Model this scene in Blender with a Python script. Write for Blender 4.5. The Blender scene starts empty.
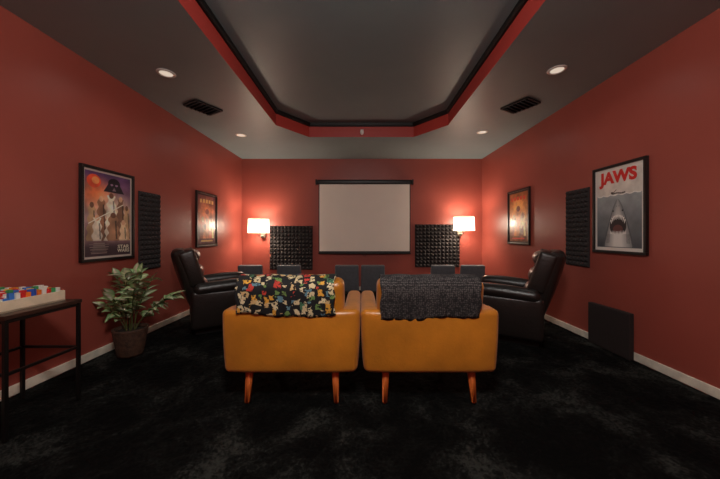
import bpy, bmesh, math, random
import numpy as np
from mathutils import Vector, Matrix, Euler
random.seed(7); np.random.seed(7)
S=bpy.context.scene
COL=S.collection
try:
    S.view_settings.view_transform='Standard'; S.view_settings.look='None'
except Exception: pass

def lin(r,g,b):
    f=lambda c:(c/255/12.92) if c/255<=0.04045 else ((c/255+0.055)/1.055)**2.4
    return (f(r),f(g),f(b),1)

# ------------------------------------------------------------ materials
def newmat(name):
    m=bpy.data.materials.new(name); m.use_nodes=True
    nt=m.node_tree; b=nt.nodes['Principled BSDF']; return m,nt,b
def mat(name,col,rough=.5,metal=0,bump=0,bscale=50,var=0,vscale=5,emit=None,estr=0,sheen=0,spec=.5,coat=0,detail=4):
    m,nt,b=newmat(name); N=nt.nodes; L=nt.links
    b.inputs['Base Color'].default_value=col
    b.inputs['Roughness'].default_value=rough
    b.inputs['Metallic'].default_value=metal
    b.inputs['Specular IOR Level'].default_value=spec
    if sheen: b.inputs['Sheen Weight'].default_value=sheen
    if coat: b.inputs['Coat Weight'].default_value=coat; b.inputs['Coat Roughness'].default_value=.25
    if emit: b.inputs['Emission Color'].default_value=emit; b.inputs['Emission Strength'].default_value=estr
    tc=N.new('ShaderNodeTexCoord')
    if bump:
        n=N.new('ShaderNodeTexNoise'); n.inputs['Scale'].default_value=bscale; n.inputs['Detail'].default_value=detail
        bp=N.new('ShaderNodeBump'); bp.inputs['Strength'].default_value=bump; bp.inputs['Distance'].default_value=.01
        L.new(tc.outputs['Object'],n.inputs['Vector']); L.new(n.outputs['Fac'],bp.inputs['Height']); L.new(bp.outputs['Normal'],b.inputs['Normal'])
    if var:
        n=N.new('ShaderNodeTexNoise'); n.inputs['Scale'].default_value=vscale; n.inputs['Detail'].default_value=5
        r=N.new('ShaderNodeValToRGB'); r.color_ramp.elements[0].position=.3; r.color_ramp.elements[1].position=.7
        r.color_ramp.elements[0].color=(col[0]*(1-var),col[1]*(1-var),col[2]*(1-var),1)
        r.color_ramp.elements[1].color=(min(1,col[0]*(1+var)),min(1,col[1]*(1+var)),min(1,col[2]*(1+var)),1)
        L.new(tc.outputs['Object'],n.inputs['Vector']); L.new(n.outputs['Fac'],r.inputs['Fac']); L.new(r.outputs['Color'],b.inputs['Base Color'])
    return m
def vcolmat(name,rough=.5,spec=.5,coat=0):
    m,nt,b=newmat(name)
    a=nt.nodes.new('ShaderNodeAttribute'); a.attribute_name='Col'
    nt.links.new(a.outputs['Color'],b.inputs['Base Color']); b.inputs['Roughness'].default_value=rough
    b.inputs['Specular IOR Level'].default_value=spec
    if coat: b.inputs['Coat Weight'].default_value=coat; b.inputs['Coat Roughness'].default_value=.08
    return m

M={}
M['wall']=mat('red_wall_paint',lin(158,76,64),.42,bump=.06,bscale=120,var=.06,vscale=1.5,spec=.45)
M['red_riser']=mat('red_tray_paint',lin(172,60,52),.45,bump=.05,bscale=120)
M['soffit']=mat('grey_ceiling_paint',lin(134,153,154),.42,bump=.05,bscale=140,var=.05,vscale=2)
M['tray']=mat('dark_tray_paint',lin(118,134,136),.45,bump=.05,bscale=140,var=.05,vscale=2,spec=.5)
M['blacktrim']=mat('black_trim',lin(18,17,17),.5,spec=.3)
M['base']=mat('cream_baseboard',lin(232,222,204),.5,bump=.2,bscale=30,var=.2,vscale=9)
M['leather']=mat('mustard_leather',lin(190,118,32),.34,bump=.15,bscale=60,var=.22,vscale=4,spec=.55,sheen=.1)
M['seam']=mat('leather_welt',lin(150,88,22),.5)
M['wood']=mat('orange_wood',lin(206,104,44),.45,var=.2,vscale=14)
M['blkleather']=mat('black_leather',lin(32,27,25),.34,bump=.25,bscale=45,spec=.5)
M['blkplastic']=mat('black_plastic',lin(14,14,14),.45)
M['darkmatte']=mat('dark_matte',lin(36,25,24),.9,bump=.3,bscale=200)
M['charcoal']=mat('charcoal_fabric',lin(92,96,101),.8,bump=.3,bscale=160,var=.12,vscale=20,sheen=.2)
M['louvre']=mat('vent_grey',lin(60,62,62),.6)
M['foam']=mat('acoustic_foam',lin(46,40,40),.9,bump=.4,bscale=250)
M['frame']=mat('black_frame',lin(22,18,17),.35)
M['screen']=mat('screen_fabric',lin(250,241,228),.75,var=.02,vscale=2)
M['white']=mat('white_enamel',lin(225,222,215),.4)
M['metal']=mat('brushed_steel',lin(150,140,130),.3,metal=1)
M['darkmetal']=mat('dark_metal',lin(26,23,22),.4,metal=.4)
M['tabletop']=mat('dark_wood_top',lin(52,30,22),.4,var=.3,vscale=6)
M['traywood']=mat('pale_tray_wood',lin(232,212,182),.5,var=.1,vscale=12)
M['pot']=mat('woven_pot',lin(72,48,34),.75,bump=.8,bscale=60,var=.4,vscale=30)
M['soil']=mat('potting_soil',lin(35,25,18),.95,bump=.6,bscale=80)
M['stem']=mat('plant_stem',lin(78,82,40),.6)
M['vcol']=vcolmat('painted_colours',.55)
M['print']=vcolmat('poster_print',.35,.4,.15)
M['leaf']=vcolmat('leaf_colours',.42,.5)
M['redink']=mat('red_ink',lin(215,36,28),.5)
M['paleink']=mat('pale_ink',lin(225,215,190),.5)
M['glow']=mat('downlight_lens',lin(240,235,225),.5,emit=lin(255,238,215),estr=.6)
M['glowstrong']=mat('fill_light_lens',lin(240,230,215),.5,emit=lin(255,240,220),estr=4)  # lens of the added fill light
M['bulb']=mat('bulb_glass',lin(255,240,220),.5,emit=lin(255,220,170),estr=3)
def shade_mat():
    m,nt,b=newmat('lamp_shade_linen'); N=nt.nodes; L=nt.links
    b.inputs['Base Color'].default_value=lin(250,240,220); b.inputs['Roughness'].default_value=.8
    b.inputs['Emission Color'].default_value=lin(255,234,202); b.inputs['Emission Strength'].default_value=1.7
    t=N.new('ShaderNodeBsdfTransparent'); mx=N.new('ShaderNodeMixShader'); mx.inputs[0].default_value=.38
    L.new(b.outputs[0],mx.inputs[1]); L.new(t.outputs[0],mx.inputs[2]); L.new(mx.outputs[0],N['Material Output'].inputs['Surface'])
    return m
M['shade']=shade_mat()

# carpet
def carpet():
    m,nt,b=newmat('black_shag_carpet'); N=nt.nodes; L=nt.links
    tc=N.new('ShaderNodeTexCoord')
    n=N.new('ShaderNodeTexNoise'); n.inputs['Scale'].default_value=2.2; n.inputs['Detail'].default_value=6; n.inputs['Roughness'].default_value=.65; n.inputs['Distortion'].default_value=.5
    f=N.new('ShaderNodeTexNoise'); f.inputs['Scale'].default_value=52; f.inputs['Detail'].default_value=6; f.inputs['Roughness'].default_value=.75
    L.new(tc.outputs['Object'],n.inputs['Vector']); L.new(tc.outputs['Object'],f.inputs['Vector'])
    mm=N.new('ShaderNodeMath'); mm.operation='MULTIPLY_ADD'; mm.inputs[1].default_value=.65
    L.new(f.outputs['Fac'],mm.inputs[0]); L.new(n.outputs['Fac'],mm.inputs[2])
    r=N.new('ShaderNodeValToRGB'); e=r.color_ramp.elements
    e[0].position=.76; e[0].color=(.0028,.0028,.0027,1); e[1].position=1.0; e[1].color=(.060,.063,.056,1)
    q=e.new(.88); q.color=(.012,.0125,.0115,1)
    L.new(mm.outputs[0],r.inputs['Fac']); L.new(r.outputs['Color'],b.inputs['Base Color'])
    bp=N.new('ShaderNodeBump'); bp.inputs['Strength'].default_value=1; bp.inputs['Distance'].default_value=.04
    L.new(f.outputs['Fac'],bp.inputs['Height']); L.new(bp.outputs['Normal'],b.inputs['Normal'])
    b.inputs['Roughness'].default_value=.85; b.inputs['Specular IOR Level'].default_value=.10
    return m
M['carpet']=carpet()

def print_fabric():
    m,nt,b=newmat('printed_throw_fabric'); N=nt.nodes; L=nt.links
    tc=N.new('ShaderNodeTexCoord')
    nz=N.new('ShaderNodeTexNoise'); nz.inputs['Scale'].default_value=14
    mx=N.new('ShaderNodeMix'); mx.data_type='VECTOR'; mx.inputs[0].default_value=.07
    L.new(tc.outputs['Object'],nz.inputs['Vector']); L.new(tc.outputs['Object'],mx.inputs[4]); L.new(nz.outputs['Color'],mx.inputs[5])
    v=N.new('ShaderNodeTexVoronoi'); v.distance='CHEBYCHEV'; v.inputs['Scale'].default_value=23; L.new(mx.outputs[1],v.inputs['Vector'])
    s=N.new('ShaderNodeSeparateColor'); L.new(v.outputs['Color'],s.inputs[0])
    r=N.new('ShaderNodeValToRGB'); r.color_ramp.interpolation='CONSTANT'
    cols=[(0,lin(225,206,160)),(.18,lin(206,64,50)),(.28,lin(114,148,80)),(.40,lin(220,186,130)),(.54,lin(236,174,66)),(.66,lin(100,140,156)),(.78,lin(236,220,178)),(.92,lin(76,124,90))]
    e=r.color_ramp.elements; e[0].position=0; e[0].color=cols[0][1]; e[1].position=cols[1][0]; e[1].color=cols[1][1]
    for p,c in cols[2:]:
        q=e.new(p); q.color=c
    L.new(s.outputs[0],r.inputs['Fac'])
    t=N.new('ShaderNodeMath'); t.operation='LESS_THAN'; t.inputs[1].default_value=.40
    L.new(v.outputs['Distance'],t.inputs[0])
    n2=N.new('ShaderNodeTexNoise'); n2.inputs['Scale'].default_value=60; L.new(tc.outputs['Object'],n2.inputs['Vector'])
    t2=N.new('ShaderNodeMath'); t2.operation='GREATER_THAN'; t2.inputs[1].default_value=.42; L.new(n2.outputs['Fac'],t2.inputs[0])
    mu=N.new('ShaderNodeMath'); mu.operation='MULTIPLY'; L.new(t.outputs[0],mu.inputs[0]); L.new(t2.outputs[0],mu.inputs[1])
    mc=N.new('ShaderNodeMix'); mc.data_type='RGBA'; mc.inputs[6].default_value=lin(24,25,28)
    L.new(mu.outputs[0],mc.inputs[0]); L.new(r.outputs['Color'],mc.inputs[7]); L.new(mc.outputs[2],b.inputs['Base Color'])
    b.inputs['Roughness'].default_value=.8
    return m
M['printfab']=print_fabric()
def knit():
    m,nt,b=newmat('grey_knit_throw'); N=nt.nodes; L=nt.links
    tc=N.new('ShaderNodeTexCoord'); v=N.new('ShaderNodeTexVoronoi'); v.inputs['Scale'].default_value=75; v.inputs['Randomness'].default_value=.45
    L.new(tc.outputs['Object'],v.inputs['Vector'])
    r=N.new('ShaderNodeValToRGB'); e=r.color_ramp.elements; e[0].position=.1; e[0].color=lin(104,98,97); e[1].position=.6; e[1].color=lin(32,30,31)
    L.new(v.outputs['Distance'],r.inputs['Fac']); L.new(r.outputs['Color'],b.inputs['Base Color'])
    bp=N.new('ShaderNodeBump'); bp.invert=True; bp.inputs['Strength'].default_value=.8; bp.inputs['Distance'].default_value=.006
    L.new(v.outputs['Distance'],bp.inputs['Height']); L.new(bp.outputs['Normal'],b.inputs['Normal']); b.inputs['Roughness'].default_value=.95
    return m
M['knit']=knit()

# ------------------------------------------------------------ helpers
def link(o,parent=None):
    COL.objects.link(o)
    if parent: o.parent=parent
    return o
def empty(name,loc=(0,0,0),rz=0):
    e=bpy.data.objects.new(name,None); e.empty_display_size=.1; e.location=loc; e.rotation_euler=(0,0,rz); COL.objects.link(e); return e
def frombm(name,bm,m,parent=None,smooth=True,loc=(0,0,0),rot=(0,0,0)):
    bmesh.ops.recalc_face_normals(bm,faces=bm.faces[:])
    me=bpy.data.meshes.new(name); bm.to_mesh(me); bm.free()
    for k in (m if isinstance(m,(list,tuple)) else [m]): me.materials.append(k)
    if smooth:
        for p in me.polygons: p.use_smooth=True
    o=bpy.data.objects.new(name,me); o.location=loc; o.rotation_euler=rot
    return link(o,parent)
def pydata(name,vs,fs,m,parent=None,smooth=False,loc=(0,0,0),rot=(0,0,0),recalc=False):
    me=bpy.data.meshes.new(name); me.from_pydata([tuple(v) for v in vs],[],fs); me.update()
    if recalc:
        bm=bmesh.new(); bm.from_mesh(me); bmesh.ops.recalc_face_normals(bm,faces=bm.faces[:]); bm.to_mesh(me); bm.free()
    for k in (m if isinstance(m,(list,tuple)) else [m]): me.materials.append(k)
    if smooth:
        for p in me.polygons: p.use_smooth=True
    o=bpy.data.objects.new(name,me); o.location=loc; o.rotation_euler=rot
    return link(o,parent)
def box(name,size,loc,m,parent=None,bev=.004,rot=(0,0,0)):
    bm=bmesh.new(); bmesh.ops.create_cube(bm,size=1)
    bmesh.ops.scale(bm,vec=size,verts=bm.verts)
    if bev: bmesh.ops.bevel(bm,geom=bm.edges[:],offset=bev,segments=2,profile=.6,affect='EDGES')
    return frombm(name,bm,m,parent,False,loc,rot)
def soft(name,size,loc,m,parent=None,r=.04,puff=(0,0,0),rot=(0,0,0),fn=None,n=16):
    bm=bmesh.new(); bmesh.ops.create_cube(bm,size=2)
    bmesh.ops.subdivide_edges(bm,edges=bm.edges[:],cuts=n-1,use_grid_fill=True)
    h=[s/2 for s in size]; r=min([r]+[x*.98 for x in h])
    for v in bm.verts:
        c=v.co.copy(); inner=[0]*3; off=[0]*3
        for i in range(3):
            if abs(c[i])<.5: inner[i]=c[i]/.5*(h[i]-r)
            else:
                s=1 if c[i]>0 else -1; inner[i]=s*(h[i]-r); off[i]=s*(abs(c[i])-.5)/.5
        o=Vector(off); o.normalize(); p=Vector(inner)+o*r
        u=[p[i]/h[i] for i in range(3)]
        for i in range(3):
            if puff[i]:
                j,k=(i+1)%3,(i+2)%3
                p[i]+=u[i]*puff[i]*max(0,1-u[j]**2)*max(0,1-u[k]**2)
        if fn: p=Vector(fn(p,u))
        v.co=p
    return frombm(name,bm,m,parent,True,loc,rot)
def tube(name,pts,r,m,parent=None,cyclic=False,loc=(0,0,0),rot=(0,0,0)):
    c=bpy.data.curves.new(name,'CURVE'); c.dimensions='3D'; c.bevel_depth=r; c.bevel_resolution=3; c.use_fill_caps=True
    s=c.splines.new('POLY'); s.points.add(len(pts)-1)
    for i,p in enumerate(pts): s.points[i].co=(*p,1)
    s.use_cyclic_u=cyclic; c.materials.append(m)
    o=bpy.data.objects.new(name,c); o.location=loc; o.rotation_euler=rot
    return link(o,parent)
def lathe(name,prof,m,parent=None,loc=(0,0,0),rot=(0,0,0),n=40,caps=(False,False)):
    vs=[];fs=[]
    for (r,z) in prof:
        for i in range(n):
            a=2*math.pi*i/n; vs.append((r*math.cos(a),r*math.sin(a),z))
    for k in range(len(prof)-1):
        for i in range(n):
            j=(i+1)%n; fs.append((k*n+i,k*n+j,(k+1)*n+j,(k+1)*n+i))
    if caps[0]: fs.append(tuple(range(n))[::-1])
    if caps[1]: fs.append(tuple((len(prof)-1)*n+i for i in range(n)))
    return pydata(name,vs,fs,m,parent,True,loc,rot,recalc=True)
def leg(name,p0,p1,w0,w1,m,parent):
    vs=[]
    for p,w in ((p0,w0),(p1,w1)):
        for sx,sy in ((-1,-1),(1,-1),(1,1),(-1,1)): vs.append((p[0]+sx*w/2,p[1]+sy*w/2,p[2]))
    fs=[(0,1,2,3),(7,6,5,4),(0,4,5,1),(1,5,6,2),(2,6,7,3),(3,7,4,0)]
    bm=bmesh.new(); V=[bm.verts.new(v) for v in vs]
    for f in fs: bm.faces.new([V[i] for i in f])
    bmesh.ops.bevel(bm,geom=bm.edges[:],offset=min(w0,w1)*.22,segments=2,affect='EDGES')
    return frombm(name,bm,m,parent,True)
def vnoise(U,V,s,seed,asp=1.45):
    rs=np.random.RandomState(seed); g=rs.rand(64,64)
    x=U*s; y=V*s*asp; xi=np.floor(x).astype(int); yi=np.floor(y).astype(int); fx=x-xi; fy=y-yi
    fx=fx*fx*(3-2*fx); fy=fy*fy*(3-2*fy)
    a=g[yi%64,xi%64]; b=g[yi%64,(xi+1)%64]; c=g[(yi+1)%64,xi%64]; d=g[(yi+1)%64,(xi+1)%64]
    return (a*(1-fx)+b*fx)*(1-fy)+(c*(1-fx)+d*fx)*fy

# ------------------------------------------------------------ room
W=2.63; YB=6.25; YF=-1.6; H=2.87; T=.1
# floor: slab whose top is a real tufted pile surface
nx,ny=400,590
gx=np.linspace(-W-T,W+T,nx); gy=np.linspace(YF-T,YB+T,ny); GX,GY=np.meshgrid(gx,gy)
wx=GX+.10*vnoise(GX+9,GY+9,5,1,1)+10; wy=GY+.10*vnoise(GX+9,GY+9,5,2,1)+10
hz=vnoise(wx,wy,7,3,1)*.2+vnoise(wx,wy,19,4,1)*.35+vnoise(wx,wy,36,5,1)*.45
GZ=-.030+.036*hz
vs=[(float(a),float(b),float(c)) for a,b,c in zip(GX.ravel(),GY.ravel(),GZ.ravel())]
fs=[(j*nx+i,j*nx+i+1,(j+1)*nx+i+1,(j+1)*nx+i) for j in range(ny-1) for i in range(nx-1)]
n=len(vs); vs+=[(-W-T,YF-T,-.1),(W+T,YF-T,-.1),(W+T,YB+T,-.1),(-W-T,YB+T,-.1)]; fs.append((n+3,n+2,n+1,n))
pydata('floor',vs,fs,M['carpet'],None,True)
box('wall_left',(T,YB-YF+2*T,3.28),(-W-T/2,(YB+YF)/2,3.22/2),M['wall'],bev=0)
box('wall_right',(T,YB-YF+2*T,3.28),(W+T/2,(YB+YF)/2,3.22/2),M['wall'],bev=0)
box('wall_back',(2*W,T,3.28),(0,YB+T/2,3.22/2),M['wall'],bev=0)
box('wall_front',(2*W,T,3.28),(0,YF-T/2,3.22/2),M['wall'],bev=0)
# tray ceiling
octo=[(-.88,-.9),(.88,-.9),(1.30,-.4),(1.31,4.33),(.88,4.86),(-.90,4.86),(-1.31,4.33),(-1.31,-.4)]
def ring(d,z):
    cx,cy=0,1.98
    return [(x-(d*(1 if x>0 else -1)*(1 if abs(x)>1 else .75)), y-(d if y>cy else -d)*(1 if abs(x)<1 else .45), z) for x,y in octo]
vs=[(-W,YF,H),(W,YF,H),(W,YB,H),(-W,YB,H)]; fs=[];mi=[]
rings=[ring(0,H),ring(0,3.045),ring(.02,3.045),ring(.025,3.058),ring(.032,3.066),ring(.036,3.10)]
for r in rings: vs+=r
o=4
for f in ((0,1,o+1,o+0),(1,o+2,o+1),(1,2,o+3,o+2),(2,o+4,o+3),(2,3,o+5,o+4),(3,o+6,o+5),(3,0,o+7,o+6),(0,o+0,o+7)):
    fs.append(f); mi.append(0)
for k in range(len(rings)-1):
    for i in range(8):
        j=(i+1)%8; fs.append((o+8*k+i,o+8*k+j,o+8*(k+1)+j,o+8*(k+1)+i)); mi.append(1 if k==0 else 2)
fs.append(tuple(o+8*(len(rings)-1)+i for i in range(8))); mi.append(3)
c=pydata('ceiling',vs,fs,[M['soffit'],M['red_riser'],M['blacktrim'],M['tray']])
for p,i in zip(c.data.polygons,mi): p.material_index=i
# baseboards
def baseb(name,size,loc):
    e=box(name,size,loc,M['base'],bev=.006)
baseb('baseboard_left',(.018,YB-YF,.075),(-W+.010,(YB+YF)/2,.034))
baseb('baseboard_right',(.018,YB-YF,.075),(W-.010,(YB+YF)/2,.034))
baseb('baseboard_back',(2*W-.05,.018,.075),(0,YB-.010,.034))
baseb('baseboard_front',(2*W-.05,.018,.075),(0,YF+.010,.034))

# ------------------------------------------------------------ wall things
def foam(name,w,h,nx,nz,loc,rz,d=.05):
    vs=[];fs=[]
    sx=w/nx; sz=h/nz; b=.010
    for i in range(nx):
        for k in range(nz):
            x0=-w/2+i*sx; z0=-h/2+k*sz; n=len(vs); t=.16
            vs+=[(x0,-b,z0),(x0+sx,-b,z0),(x0+sx,-b,z0+sz),(x0,-b,z0+sz)]
            vs+=[(x0+sx*(.5-t/2),-d,z0+sz*(.5-t/2)),(x0+sx*(.5+t/2),-d,z0+sz*(.5-t/2)),(x0+sx*(.5+t/2),-d,z0+sz*(.5+t/2)),(x0+sx*(.5-t/2),-d,z0+sz*(.5+t/2))]
            fs+=[(n,n+1,n+5,n+4),(n+1,n+2,n+6,n+5),(n+2,n+3,n+7,n+6),(n+3,n,n+4,n+7),(n+4,n+5,n+6,n+7)]
    n=len(vs)
    vs+=[(-w/2,-b,-h/2),(w/2,-b,-h/2),(w/2,-b,h/2),(-w/2,-b,h/2),(-w/2,0,-h/2),(w/2,0,-h/2),(w/2,0,h/2),(-w/2,0,h/2)]
    fs+=[(n,n+4,n+5,n+1),(n+1,n+5,n+6,n+2),(n+2,n+6,n+7,n+3),(n+3,n+7,n+4,n),(n+7,n+6,n+5,n+4)]
    return pydata(name,vs,fs,M['foam'],None,False,loc,(0,0,rz))
R90=math.pi/2; G=.002
foam('acoustic_foam_panel',.35,.94,6,16,(-W+G,3.52,1.25),R90,.036)
foam('acoustic_foam_panel',.37,.93,6,16,(W-G,3.47,1.29),-R90,.036)
foam('acoustic_foam_panel',.94,.96,12,12,(-1.55,YB-G,.92),0)
foam('acoustic_foam_panel',.98,.94,12,12,(1.65,YB-G,.965),0)

def paint_mesh(name,w,h,nu,nv,fn,parent,m,y=0):
    us=np.linspace(0,1,nu); vv=np.linspace(0,1,nv); U,V=np.meshgrid(us,vv)
    C=fn(U,V)
    X=(U-.5)*w; Z=(V-.5)*h
    vs=np.stack([X.ravel(),np.full(X.size,y),Z.ravel()],1)
    fs=[(j*nu+i,j*nu+i+1,(j+1)*nu+i+1,(j+1)*nu+i) for j in range(nv-1) for i in range(nu-1)]
    o=pydata(name,vs,fs,m,parent)
    a=o.data.color_attributes.new('Col','FLOAT_COLOR','POINT')
    srgb=np.clip(C.reshape(-1,3)/255,0,1); l=np.where(srgb<=.04045,srgb/12.92,((srgb+.055)/1.055)**2.4)
    arr=np.ones((l.shape[0],4),dtype=np.float32); arr[:,:3]=l
    a.data.foreach_set('color',arr.ravel()); return o
def fbm(U,V,s,seed): return vnoise(U,V,s,seed)*.55+vnoise(U,V,s*2.1,seed+1)*.28+vnoise(U,V,s*4.3,seed+2)*.17
def fill(C,mask,col):
    C[mask]=np.array(col,float)
def mixc(C,t,col):
    return C*(1-t[...,None])+np.array(col,float)*t[...,None]
def ell(U,V,cx,cy,rx,ry): return ((U-cx)/rx)**2+((V-cy)/ry)**2<1
def tri(U,V,a,b,c):
    def e(p,q): return (U-p[0])*(q[1]-p[1])-(V-p[1])*(q[0]-p[0])
    s1,s2,s3=e(a,b),e(b,c),e(c,a); return ((s1>=0)&(s2>=0)&(s3>=0))|((s1<=0)&(s2<=0)&(s3<=0))

def p_space(U,V):
    C=np.zeros(U.shape+(3,)); C[:]=(150,112,116)
    n=fbm(U,V,5,3)
    C=mixc(C,np.clip((V-.58)*2.4,0,1),(84,52,96))
    C=mixc(C,np.clip(1.2-np.hypot((U-.25)/.38,(V-.72)/.2),0,1),(238,120,66))
    C=mixc(C,np.clip(1.2-np.hypot((U-.58)/.5,(V-.50)/.28),0,1),(236,206,172))
    fill(C,ell(U,V,.20,.87,.13,.075),(222,78,48)); fill(C,ell(U,V,.23,.88,.07,.04),(244,150,88))
    fill(C,ell(U,V,.60,.87,.13,.07),(20,16,24)); fill(C,(abs(U-.60)<.11+(.88-V)*1.0)&(V<.87)&(V>.77),(24,19,28))
    fill(C,ell(U,V,.55,.86,.03,.012)|ell(U,V,.65,.86,.03,.012),(140,110,140)); fill(C,tri(U,V,(.56,.79),(.64,.79),(.60,.835)),(130,110,120))
    figs=[(.16,.60,.12),(.34,.68,.13),(.54,.73,.15),(.74,.70,.13),(.88,.60,.11),(.26,.46,.14),(.58,.50,.18),(.80,.42,.13)]
    cl=[(188,150,112),(150,104,76),(240,224,200),(132,92,70),(200,160,120),(242,228,206),(170,124,92),(230,200,160)]
    for i,(x,y,r) in enumerate(figs):
        col=cl[i]
        fill(C,(abs(U-x)<r*(.45+.9*(y-V)+.12*np.sin(V*60+i)))&(V<y)&(V>.2),col)
        fill(C,ell(U,V,x,y,r*.32,.033),(214,168,132) if i%2 else (110,72,52))
        fill(C,(abs(U-x-.25*r-.1*(y-V))<r*.10)&(V<y-.06)&(V>.22),tuple(k*.55 for k in col))
    C=C*(0.68+.72*n)[...,None]
    C=mixc(C,np.clip((.22-V)*9,0,.85),(48,34,44))
    fill(C,(abs(V-.36-.35*U)<.006)&(U>.1)&(U<.8),(250,244,224))
    for k in range(9): fill(C,(abs(V-(.06+.014*k))<.003)&(abs(U-.3)<.15+.05*math.sin(k*3)),(150,134,126))
    b=(U<.035)|(U>.965)|(V<.025)|(V>.975); fill(C,b,(206,192,180))
    return C
def p_shark(U,V):
    C=np.zeros(U.shape+(3,)); C[:]=(224,216,204)
    n=fbm(U,V,7,9)
    wave=.665+.006*np.sin(U*40)
    C=np.where((V<wave)[...,None],mixc(np.zeros_like(C)+np.array((158,164,164.)),np.clip((.66-V)*1.7,0,1),(70,78,84)),C)
    C=C*(.88+.24*n)[...,None]
    fill(C,(abs(V-wave)<.006)&(abs(U-.5)<.44),(236,232,224))
    fill(C,(abs(V-.682-.004*np.sin(U*30))<.009)&(abs(U-.52)<.13),(96,84,78)); fill(C,ell(U,V,.38,.692,.028,.014),(70,56,50))
    fill(C,(abs(V-.70-(U-.42)*.5)<.006)&(U>.40)&(U<.47),(110,94,86))
    t=np.clip((.61-V)/.55,0,1); half=.012+.30*t**.72
    body=(abs(U-.5)<half)&(V<.61)&(V>.05)
    fill(C,body,(78,84,88))
    side=body&(abs(U-.5)<half*.9)
    C=np.where(side[...,None],mixc(C,np.clip(1.25-abs(U-.5)/np.maximum(half,.01),0,1)*np.clip(.5+(.6-V)*1.8,0,1),(230,227,220)),C)
    for k in range(4):
        for s in (-1,1): fill(C,(abs(U-.5-s*(.17+.018*k)-s*(.2-V)*.1)<.003)&(V>.09)&(V<.2),(60,66,70))
    mo=ell(U,V,.5,.30,.17,.125)&(V>.20+.25*(U-.5)**2)&body
    fill(C,mo,(30,24,28)); fill(C,ell(U,V,.5,.26,.10,.05)&mo,(96,52,50))
    for k in range(11):
        x=.355+.029*k; y=.30+.12*math.sqrt(max(0,1-((x-.5)/.172)**2))
        fill(C,tri(U,V,(x-.016,y+.006),(x+.016,y+.006),(x+(.5-x)*.12,y-.05)),(246,243,236))
        y2=.205+.25*(x-.5)**2; fill(C,tri(U,V,(x-.014,y2-.008),(x+.014,y2-.008),(x,y2+.036)),(240,236,228))
    fill(C,ell(U,V,.405,.475,.014,.010)|ell(U,V,.595,.475,.014,.010),(10,10,10))
    fill(C,ell(U,V,.475,.53,.008,.004)|ell(U,V,.525,.53,.008,.004),(40,44,48))
    b=(U<.05)|(U>.95)|(V<.04)|(V>.965); fill(C,b,(226,220,210))
    return C
def p_adv(seed,base,accs,title):
    def f(U,V):
        C=np.zeros(U.shape+(3,)); C[:]=base
        n=fbm(U,V,6,seed)
        C=mixc(C,np.clip(1.2-np.hypot((U-.5)/.6,(V-.55)/.42),0,1),accs[0])
        for i,(x,y,r) in enumerate([(.5,.66,.18),(.28,.5,.13),(.72,.52,.13),(.4,.36,.12),(.66,.33,.12)]):
            fill(C,(abs(U-x)<r*(.7+1.1*(y-V)))&(V<y)&(V>.14),accs[1+i%3]); fill(C,ell(U,V,x,y,r*.5,.055),tuple(k*.8 for k in accs[1+(i+1)%3]))
        C=C*(.6+.95*n)[...,None]
        fill(C,(abs(V-.86+.06*(U-.5)**2)<.035)&(abs(U-.5)<.36)&(np.sin(U*42)>-.55),title)
        fill(C,(abs(V-.09)<.012)&(abs(U-.5)<.3),title)
        b=(U<.05)|(U>.95)|(V<.035)|(V>.965); fill(C,b,(40,28,26)); return C
    return f
def poster(name,w,h,loc,rz,fn,text=None,res=(110,165)):
    e=empty(name,loc,rz); fw=.028; d=.03
    box('frame_top',(w,d,fw),(0,-d/2,h/2-fw/2),M['frame'],e,.003); box('frame_bottom',(w,d,fw),(0,-d/2,-h/2+fw/2),M['frame'],e,.003)
    box('frame_side_1',(fw,d,h-2*fw),(-w/2+fw/2,-d/2,0),M['frame'],e,.003); box('frame_side_2',(fw,d,h-2*fw),(w/2-fw/2,-d/2,0),M['frame'],e,.003)
    box('backing',(w-fw,.008,h-fw),(0,-.006,0),M['frame'],e,0)
    paint_mesh('print',w-2*fw+.004,h-2*fw+.004,res[0],res[1],fn,e,M['print'],-.014)
    if text:
        for (s,size,x,z,m,sx,off) in text:
            c=bpy.data.curves.new('lettering','FONT'); c.body=s; c.size=size; c.align_x='CENTER'; c.align_y='CENTER'; c.extrude=.0006; c.offset=off
            c.materials.append(m); o=bpy.data.objects.new('lettering',c); o.location=(x,-.016,z); o.rotation_euler=(math.pi/2,0,0); o.scale=(sx,1,1); link(o,e)
    return e
poster('framed_movie_poster',.62,.93,(-W+G,2.95,1.405),R90,p_space,[('STAR',.05,.17,-.33,M['paleink'],1.25,.001),('WARS',.05,.17,-.372,M['paleink'],1.1,.001)],(180,260))
poster('framed_movie_poster',.61,.92,(W-G,2.913,1.47),-R90,p_shark,[('JAWS',.165,0,.325,M['redink'],1.02,.008)],(180,260))
poster('framed_movie_poster',.64,.91,(-W+G,4.81,1.455),R90,p_adv(21,(90,50,60),[(235,140,80),(214,130,90),(170,90,66),(232,196,140)],(236,196,120)))
poster('framed_movie_poster',.66,.92,(W-G,4.77,1.50),-R90,p_adv(33,(130,66,34),[(240,176,96),(220,132,66),(140,72,46),(236,204,140)],(220,64,40)))

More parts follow.
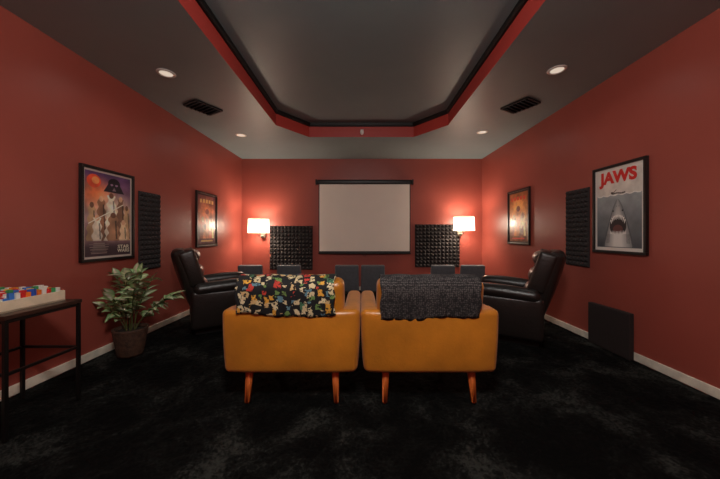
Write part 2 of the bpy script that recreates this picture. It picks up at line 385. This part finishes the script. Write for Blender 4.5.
# projector screen
e=empty('projector_screen',(.055,6.17,0))
soft('housing',(2.06,.09,.095),(0,0,2.345),M['blkplastic'],e,r=.03)
box('housing_end_1',(.03,.10,.105),(-1.04,0,2.345),M['blkplastic'],e); box('housing_end_2',(.03,.10,.105),(1.04,0,2.345),M['blkplastic'],e)
box('housing_bracket_1',(.06,.045,.04),(-.9,.055,2.36),M['blkplastic'],e); box('housing_bracket_2',(.06,.045,.04),(.9,.055,2.36),M['blkplastic'],e)
box('black_border',(1.99,.003,1.50),(0,.004,1.55),M['blkplastic'],e,0)
box('fabric',(1.95,.004,1.45),(0,0,1.575),M['screen'],e,0)
tube('bottom_bar',[(-1.0,.003,.80),(1.0,.003,.80)],.012,M['blkplastic'],e)
tube('pull_tab',[(-.035,.003,.79),(-.03,.003,.75),(.03,.003,.75),(.035,.003,.79)],.005,M['blkplastic'],e)

# sconces
def sconce(x,z):
    e=empty('sconce_lamp',(x,0,0)); y=5.93
    soft('backplate',(.10,.022,.12),(0,YB-.066,z-.19),M['metal'],e,r=.01)
    box('mounting_box',(.08,.05,.10),(0,YB-.030,z-.19),M['metal'],e)
    tube('arm',[(0,YB-.07,z-.20),(0,y+.04,z-.21),(0,y+.01,z-.20),(0,y,z-.17),(0,y,z-.06)],.009,M['metal'],e)
    lathe('shade',[(.215,-.14),(.205,.15)],M['shade'],e,(0,y,z))
    for i in range(3):
        a=i*2.094; tube('spider_%d'%(i+1),[(0,y,z+.10),(.205*math.cos(a),y+.205*math.sin(a),z+.11)],.003,M['metal'],e)
    tube('socket',[(0,y,z-.06),(0,y,z-.02)],.018,M['white'],e)
    lathe('bulb',[(.012,0),(.02,.02),(.03,.045),(.03,.06),(.02,.08),(.003,.088)],M['bulb'],e,(0,y,z-.02),n=20)
    l=bpy.data.lights.new('bulb_light','POINT'); l.energy=52; l.color=(1,.86,.70); l.shadow_soft_size=.07
    o=bpy.data.objects.new('bulb_light',l); o.location=(0,y,z+.01); link(o,e)
sconce(-2.15,1.385); sconce(2.12,1.43)

# downlights
def downlight(x,y,en):
    e=empty('recessed_ceiling_light',(x,y,H))
    lathe('trim_ring',[(.060,-.002),(.064,-.010),(.084,-.007),(.088,-.001)],M['white'],e,n=36)
    lathe('lens',[(.001,-.005),(.062,-.004)],M['glow'],e,n=36)
    l=bpy.data.lights.new('downlight_beam','SPOT'); l.energy=en; l.spot_size=math.radians(160); l.spot_blend=1; l.shadow_soft_size=.05; l.color=(1,.93,.84)
    o=bpy.data.objects.new('downlight_beam',l); o.location=(0,0,-.03); link(o,e)
for x,y in ((-2.02,2.94),(1.97,2.88),(-2.02,4.76),(1.95,4.62),(-2.02,1.1),(1.97,1.1)): downlight(x,y,5 if y<4 else 10)  # pair nearest the camera is out of view, added for fill
# added fill light in the tray, out of view above the camera
e=empty('added_fill_light',(0,.1,3.10))
lathe('rim',[(.24,0),(.25,-.04),(.24,-.06),(.22,-.06)],M['metal'],e)
lathe('diffuser',[(.225,-.05),(.16,-.085),(.08,-.1),(.001,-.105)],M['glowstrong'],e)
l=bpy.data.lights.new('fill_point','POINT'); l.energy=148; l.shadow_soft_size=.22; l.color=(1,.96,.91)
o=bpy.data.objects.new('fill_point',l); o.location=(0,0,-.40); link(o,e)
# ceiling vents
def vent(x,y,rz):
    e=empty('ceiling_air_vent',(x,y,H-.002),rz)
    w,d=.27,.35
    for nm,s,l in (('rim_1',(w,.02,.02),(0,-d/2,-.01)),('rim_2',(w,.02,.02),(0,d/2,-.01)),('rim_3',(.02,d,.02),(-w/2,0,-.01)),('rim_4',(.02,d,.02),(w/2,0,-.01))):
        box(nm,s,l,M['blkplastic'],e,.002)
    box('duct',(w-.02,d-.02,.004),(0,0,-.003),M['blkplastic'],e,0)
    for i in range(6):
        box('louvre_%d'%(i+1),(w-.02,.008,.034),(0,-d/2+.04+i*.054,-.020),M['louvre'],e,0,rot=(-.6,0,0))
vent(-2.07,3.72,math.radians(-30)*1); vent(2.03,3.66,math.radians(30))
# ceiling camera / sensor on the tray edge
e=empty('ceiling_sensor',(0,4.80,0))
lathe('dome',[(.03,0),(.032,-.02),(.026,-.045),(.012,-.06),(.001,-.063)],M['white'],e,(0,0,2.95),n=20)
box('mount',(.05,.055,.03),(0,.03,2.965),M['white'],e)

# ------------------------------------------------------------ front armchairs
def armchair(x,y,throw):
    e=empty('leather_armchair',(x,y,0)); L=M['leather']
    def armfn(s):
        def f(p,u):
            q=p.copy()
            k=(1-u[2])/2
            if p.x*s>0: q.x-=s*.028*k**1.8
            q.z+= -.02*((u[1]+1)/2)*( (u[2]+1)/2)
            return q
        return f
    for s,nm in ((-1,'arm_1'),(1,'arm_2')):
        soft(nm,(.125,.80,.445),(s*.428,.47,.448),L,e,r=.045,puff=(.006,0,0),fn=armfn(s))
    soft('seat_base',(.84,.76,.16),(0,.45,.312),L,e,r=.03)
    def rp(p,u):
        q=p.copy(); k=(1-u[2])/2; q.x*=1-.045*k**2.2
        q.y+=.02*abs(u[0])**8; return q
    soft('rear_panel',(.985,.17,.445),(0,.082,.449),L,e,r=.04,puff=(0,.012,0),fn=rp)
    soft('back_rest',(.755,.15,.40),(0,.085,.69),L,e,r=.05,puff=(0,.02,.006),rot=(.2,0,0))
    soft('back_cushion',(.68,.15,.42),(0,.20,.68),L,e,r=.06,puff=(0,.035,.01),rot=(.2,0,0))
    soft('seat_cushion',(.70,.64,.16),(0,.52,.475),L,e,r=.05,puff=(0,.0,.03))
    i=1
    for sx in (-1,1):
        for yy,dy in ((.09,-.03),(.74,.03)):
            leg('leg_%d'%i,(sx*.31,yy,.240),(sx*.320,yy+dy,-.006),.052,.034,M['wood'],e); i+=1
    # throw
    prof=[]
    b=-.096; fz=.098; top=.215
    n1=10
    z0=-.03 if throw=='print' else -.055
    for k in range(n1): prof.append((b-.004*math.sin(k/(n1-1)*3.1), z0+(top-.06-z0)*k/(n1-1)))
    for k in range(1,9):
        a=math.pi*k/9; prof.append((b*math.cos(a)+.0, top-.06+.065*math.sin(a)))
    for k in range(8): prof.append((fz, top-.06-.2*k/7))
    nx=60; x0,x1=(-.365,.315) if throw=='print' else (-.355,.335)
    vs=[];fs=[]; rs=random.Random(3 if throw=='print' else 5); ph=rs.random()*6
    for j,(py,pz) in enumerate(prof):
        for i2 in range(nx+1):
            t=i2/nx; xx=x0+(x1-x0)*t
            wv=.005*math.sin(t*17+ph)+.003*math.sin(t*41+ph*2)
            low=max(0,1-j/9)
            yy=py+(-1 if py<0 else 1)*(abs(wv)*(.4+low))
            zz=pz+(.012*math.sin(t*5+ph)+.006*math.sin(t*13))*low
            if j>9: zz+=.003*math.sin(t*20+ph)
            xx+=.006*math.sin(j*.9+ph)*(1 if t>.5 else -1)*abs(2*t-1)
            vs.append((xx,yy,zz))
    for j in range(len(prof)-1):
        for i2 in range(nx):
            a=j*(nx+1)+i2; fs.append((a,a+1,a+nx+2,a+nx+1))
    o=pydata('throw_blanket',vs,fs,M['printfab'] if throw=='print' else M['knit'],e,True,(0,.085,.69),(.2,0,0),recalc=True)
    md=o.modifiers.new('thick','SOLIDIFY'); md.thickness=.007; md.offset=1
    return e
armchair(-.504,1.99,'print'); armchair(.483,1.99,'knit')

# ------------------------------------------------------------ recliners
def recliner(x,y,rz):
    e=empty('leather_recliner',(x,y,0),rz); L=M['blkleather']
    for s,nm in ((-1,'arm_1'),(1,'arm_2')):
        soft(nm,(.72,.13,.46),(.03,s*.355,.31),L,e,r=.045,puff=(0,.015,0))
        soft(nm+'_pad',(.70,.165,.13),(.05,s*.355,.565),L,e,r=.06,puff=(0,0,.02),fn=lambda p,u:Vector((p.x,p.y,p.z+.02*u[0]-.05*max(0,u[0]-.4)**2)))
    box('base',(.56,.60,.09),(0,0,.036),M['blkplastic'],e,.01)
    soft('lower_body',(.62,.62,.22),(0,0,.19),L,e,r=.03)
    soft('seat_cushion',(.60,.57,.20),(.12,0,.39),L,e,r=.07,puff=(0,0,.04))
    soft('footrest',(.09,.57,.34),(.44,0,.26),L,e,r=.04,puff=(.03,0,0))
    tilt=-.30
    b=bpy.data.objects.new('back_frame',None); b.location=(-.22,0,.40); b.rotation_euler=(0,tilt,0); link(b,e)
    def wing(p,u):
        q=p.copy(); t=(u[2]+1)/2
        q.y*=.88+.12*math.sin(t*2.4); q.x+=.05*abs(u[1])**3*(.3+.7*t); return q
    soft('back_shell',(.13,.70,.74),(-.07,0,.29),L,b,r=.055,puff=(.02,0,.02),fn=wing)
    soft('lumbar_pillow',(.15,.56,.24),(.03,0,.14),L,b,r=.07,puff=(.04,0,0))
    soft('mid_pillow',(.15,.58,.20),(.035,0,.335),L,b,r=.07,puff=(.04,0,0))
    soft('head_pillow',(.18,.60,.20),(.03,0,.535),L,b,r=.08,puff=(.05,0,.01))
    for s in (-1,1): soft('wing_%d'%(1 if s<0 else 2),(.17,.07,.44),(.03,s*.325,.41),L,b,r=.033,puff=(0,.01,0))
    return e
recliner(-1.92,3.82,math.radians(32))
recliner(1.81,3.45,math.pi-math.radians(32))

# ------------------------------------------------------------ low chairs
def lowchair(x,y=5.35,s=1.0):
    e=empty('low_lounge_chair',(x,y,0)); C=M['charcoal']
    soft('seat',(.44*s,.46,.15),(0,.26,.235),C,e,r=.04,puff=(0,0,.02))
    soft('back_rest',(.46*s,.10,.50),(0,.03,.385),C,e,r=.025,puff=(0,.015,0),rot=(.12,0,0),fn=lambda p,u:Vector((p.x*(1-.04*(u[2]+1)/2),p.y,p.z)))
    i=1
    for sx in (-1,1):
        for yy in (.08,.44): leg('leg_%d'%i,(sx*.17,yy,.18),(sx*.18,yy,-.006),.035,.025,M['blkplastic'],e); i+=1
for x in (-2.10,-1.37,-.285,.205,1.52,2.08): lowchair(x)

# ------------------------------------------------------------ flat dark square low on right wall
soft('dark_square_slab',(.05,.50,.45),(W-.046,2.98,.220),M['darkmatte'],None,r=.008)

# ------------------------------------------------------------ side table + game tray
e=empty('side_table',(-2.29,1.88,0))
box('top',(.44,.46,.025),(0,0,.715),M['tabletop'],e,.003)
i=1
for sx in (-1,1):
    for sy in (-1,1):
        box('leg_%d'%i,(.020,.020,.710),(sx*.205,sy*.215,.347),M['darkmetal'],e,.002); i+=1
for k,z in enumerate((.69,.38)):
    for j,(s,l) in enumerate((((.39,.018,.018),(0,.215,z)),((.39,.018,.018),(0,-.215,z)),((.018,.41,.018),(.205,0,z)),((.018,.41,.018),(-.205,0,z)))):
        box('rail_%d'%(k*4+j+1),s,l,M['darkmetal'],e,.002)
e=empty('board_game_tray',(-2.345,1.86,.7285))
box('bottom',(.38,.42,.008),(0,0,.004),M['traywood'],e,0)
for nm,s,l in (('side_1',(.38,.01,.07),(0,.205,.036)),('side_2',(.38,.01,.07),(0,-.205,.036)),('side_3',(.01,.40,.07),(.185,0,.036)),('side_4',(.01,.40,.07),(-.185,0,.036))):
    box(nm,s,l,M['traywood'],e,.002)
vs=[];fs=[];cols=[]
pal=[(215,40,40),(40,90,190),(245,195,50),(240,235,225),(215,40,40),(235,120,40),(60,120,200),(245,240,230),(60,150,90)]
rs=random.Random(11)
for i in range(12):
    for j in range(13):
        cx=-.163+i*.0295; cy=-.180+j*.030; a=rs.uniform(-.35,.35); w=.0118; hh=rs.uniform(.078,.115); n=len(vs); col=rs.choice(pal)
        for z in (.009,hh):
            for sx,sy in ((-1,-1),(1,-1),(1,1),(-1,1)):
                vs.append((cx+(sx*math.cos(a)-sy*math.sin(a))*w,cy+(sx*math.sin(a)+sy*math.cos(a))*w,z)); cols.append(lin(*col))
        fs+=[(n+3,n+2,n+1,n),(n+4,n+5,n+6,n+7),(n,n+1,n+5,n+4),(n+1,n+2,n+6,n+5),(n+2,n+3,n+7,n+6),(n+3,n,n+4,n+7)]
o=pydata('game_pieces',vs,fs,M['vcol'],e)
a=o.data.color_attributes.new('Col','FLOAT_COLOR','POINT'); a.data.foreach_set('color',[c for k in cols for c in k])

# ------------------------------------------------------------ plant
e=empty('potted_plant',(-2.33,2.87,0))
lathe('pot',[(.001,-.004),(.10,-.004),(.11,.02),(.138,.20),(.145,.25),(.15,.27),(.135,.27),(.128,.24)],M['pot'],e)
lathe('soil',[(.130,.235),(.07,.245),(.001,.25)],M['soil'],e)
rs=random.Random(5); vs=[];fs=[];cols=[]
def leaf(base,d,L_,w,droop):
    d=Vector(d).normalized(); side=d.cross(Vector((0,0,1)))
    if side.length<.05: side=Vector((1,0,0))
    side.normalize(); up=side.cross(d).normalized()
    tw=rs.uniform(-.6,.6); s2=side*math.cos(tw)+up*math.sin(tw); n=len(vs); K=8
    c1=rs.choice([(84,126,72),(116,152,92),(60,100,54),(148,172,118)]); c2=rs.choice([(234,230,198),(244,212,198),(208,222,174)])
    for k in range(K+1):
        t=k/K; ww=w*(math.sin(math.pi*min(1,t*.96+.04)**.8))*(1 if k<K else 0)+.0008
        c=Vector(base)+d*L_*t-Vector((0,0,1))*droop*t*t
        for q in (-1,-.45,0,.45,1):
            vs.append(c+s2*ww*q+up*abs(q)*ww*.35)
            f=max(0,1-abs(q)*1.1)*.85 if k<K else 0
            col=[c1[i]*(1-f)+c2[i]*f for i in range(3)]
            if rs.random()<.15: col=[x*1.3 for x in col]
            cols.append(lin(*[min(250,x) for x in col]))
    for k in range(K):
        for q in range(4):
            a=n+k*5+q; fs.append((a,a+1,a+6,a+5))
si=1
for s in range(16):
    a=s*2.4+rs.uniform(-.3,.3); sp=.05 if s<3 else rs.uniform(.16,.36); hgt=rs.uniform(.52,.66) if sp<.22 else rs.uniform(.26,.52)
    dx,dy=math.cos(a),math.sin(a)
    if dx<0: sp*=.5
    p0=Vector((dx*.04,dy*.04,.24)); pts=[]
    for k in range(9):
        t=k/8; pts.append(p0+Vector((dx*sp*t**1.4,dy*sp*t**1.4,hgt*(t-.18*t*t)*1.1)))
    tube('stem_%d'%si,pts,.004,M['stem'],e); si+=1
    for k in range(3,9):
        for sd in (-1,1):
            if rs.random()<.2: continue
            t=pts[k]-pts[k-1]; t.normalize(); sv=t.cross(Vector((0,0,1)));
            if sv.length<.1: sv=Vector((1,0,0))
            sv.normalize(); r0=rs.uniform(-.5,.5)
            d=t*(.35+.3*(k/8))+sv*sd*1.0+Vector((r0*.3,r0*.3,.15+r0*.4))
            if pts[k].x< -.14 and d.x<0: d.x*=-.5
            leaf(pts[k],d,rs.uniform(.11,.18),rs.uniform(.026,.040),rs.uniform(.03,.08))
    leaf(pts[-1],pts[-1]-pts[-2],.15,.036,.03)
vs=[Vector((max(v[0],-.285),v[1],v[2])) for v in vs]
o=pydata('foliage',vs,fs,M['leaf'],e,True)
a=o.data.color_attributes.new('Col','FLOAT_COLOR','POINT'); a.data.foreach_set('color',[c for k in cols for c in k])

# ------------------------------------------------------------ world, camera
w=bpy.data.worlds.new('world'); S.world=w; w.use_nodes=True
w.node_tree.nodes['Background'].inputs[0].default_value=(.02,.02,.02,1)
cam=bpy.data.cameras.new('camera'); cam.lens=14.25; cam.sensor_width=36; cam.sensor_fit='HORIZONTAL'
cam.shift_x=-2/720; cam.shift_y=-4.5/720; cam.clip_start=.05
co=bpy.data.objects.new('camera',cam); co.location=(0,0,1.2); co.rotation_euler=(math.pi/2,0,0); COL.objects.link(co); S.camera=co
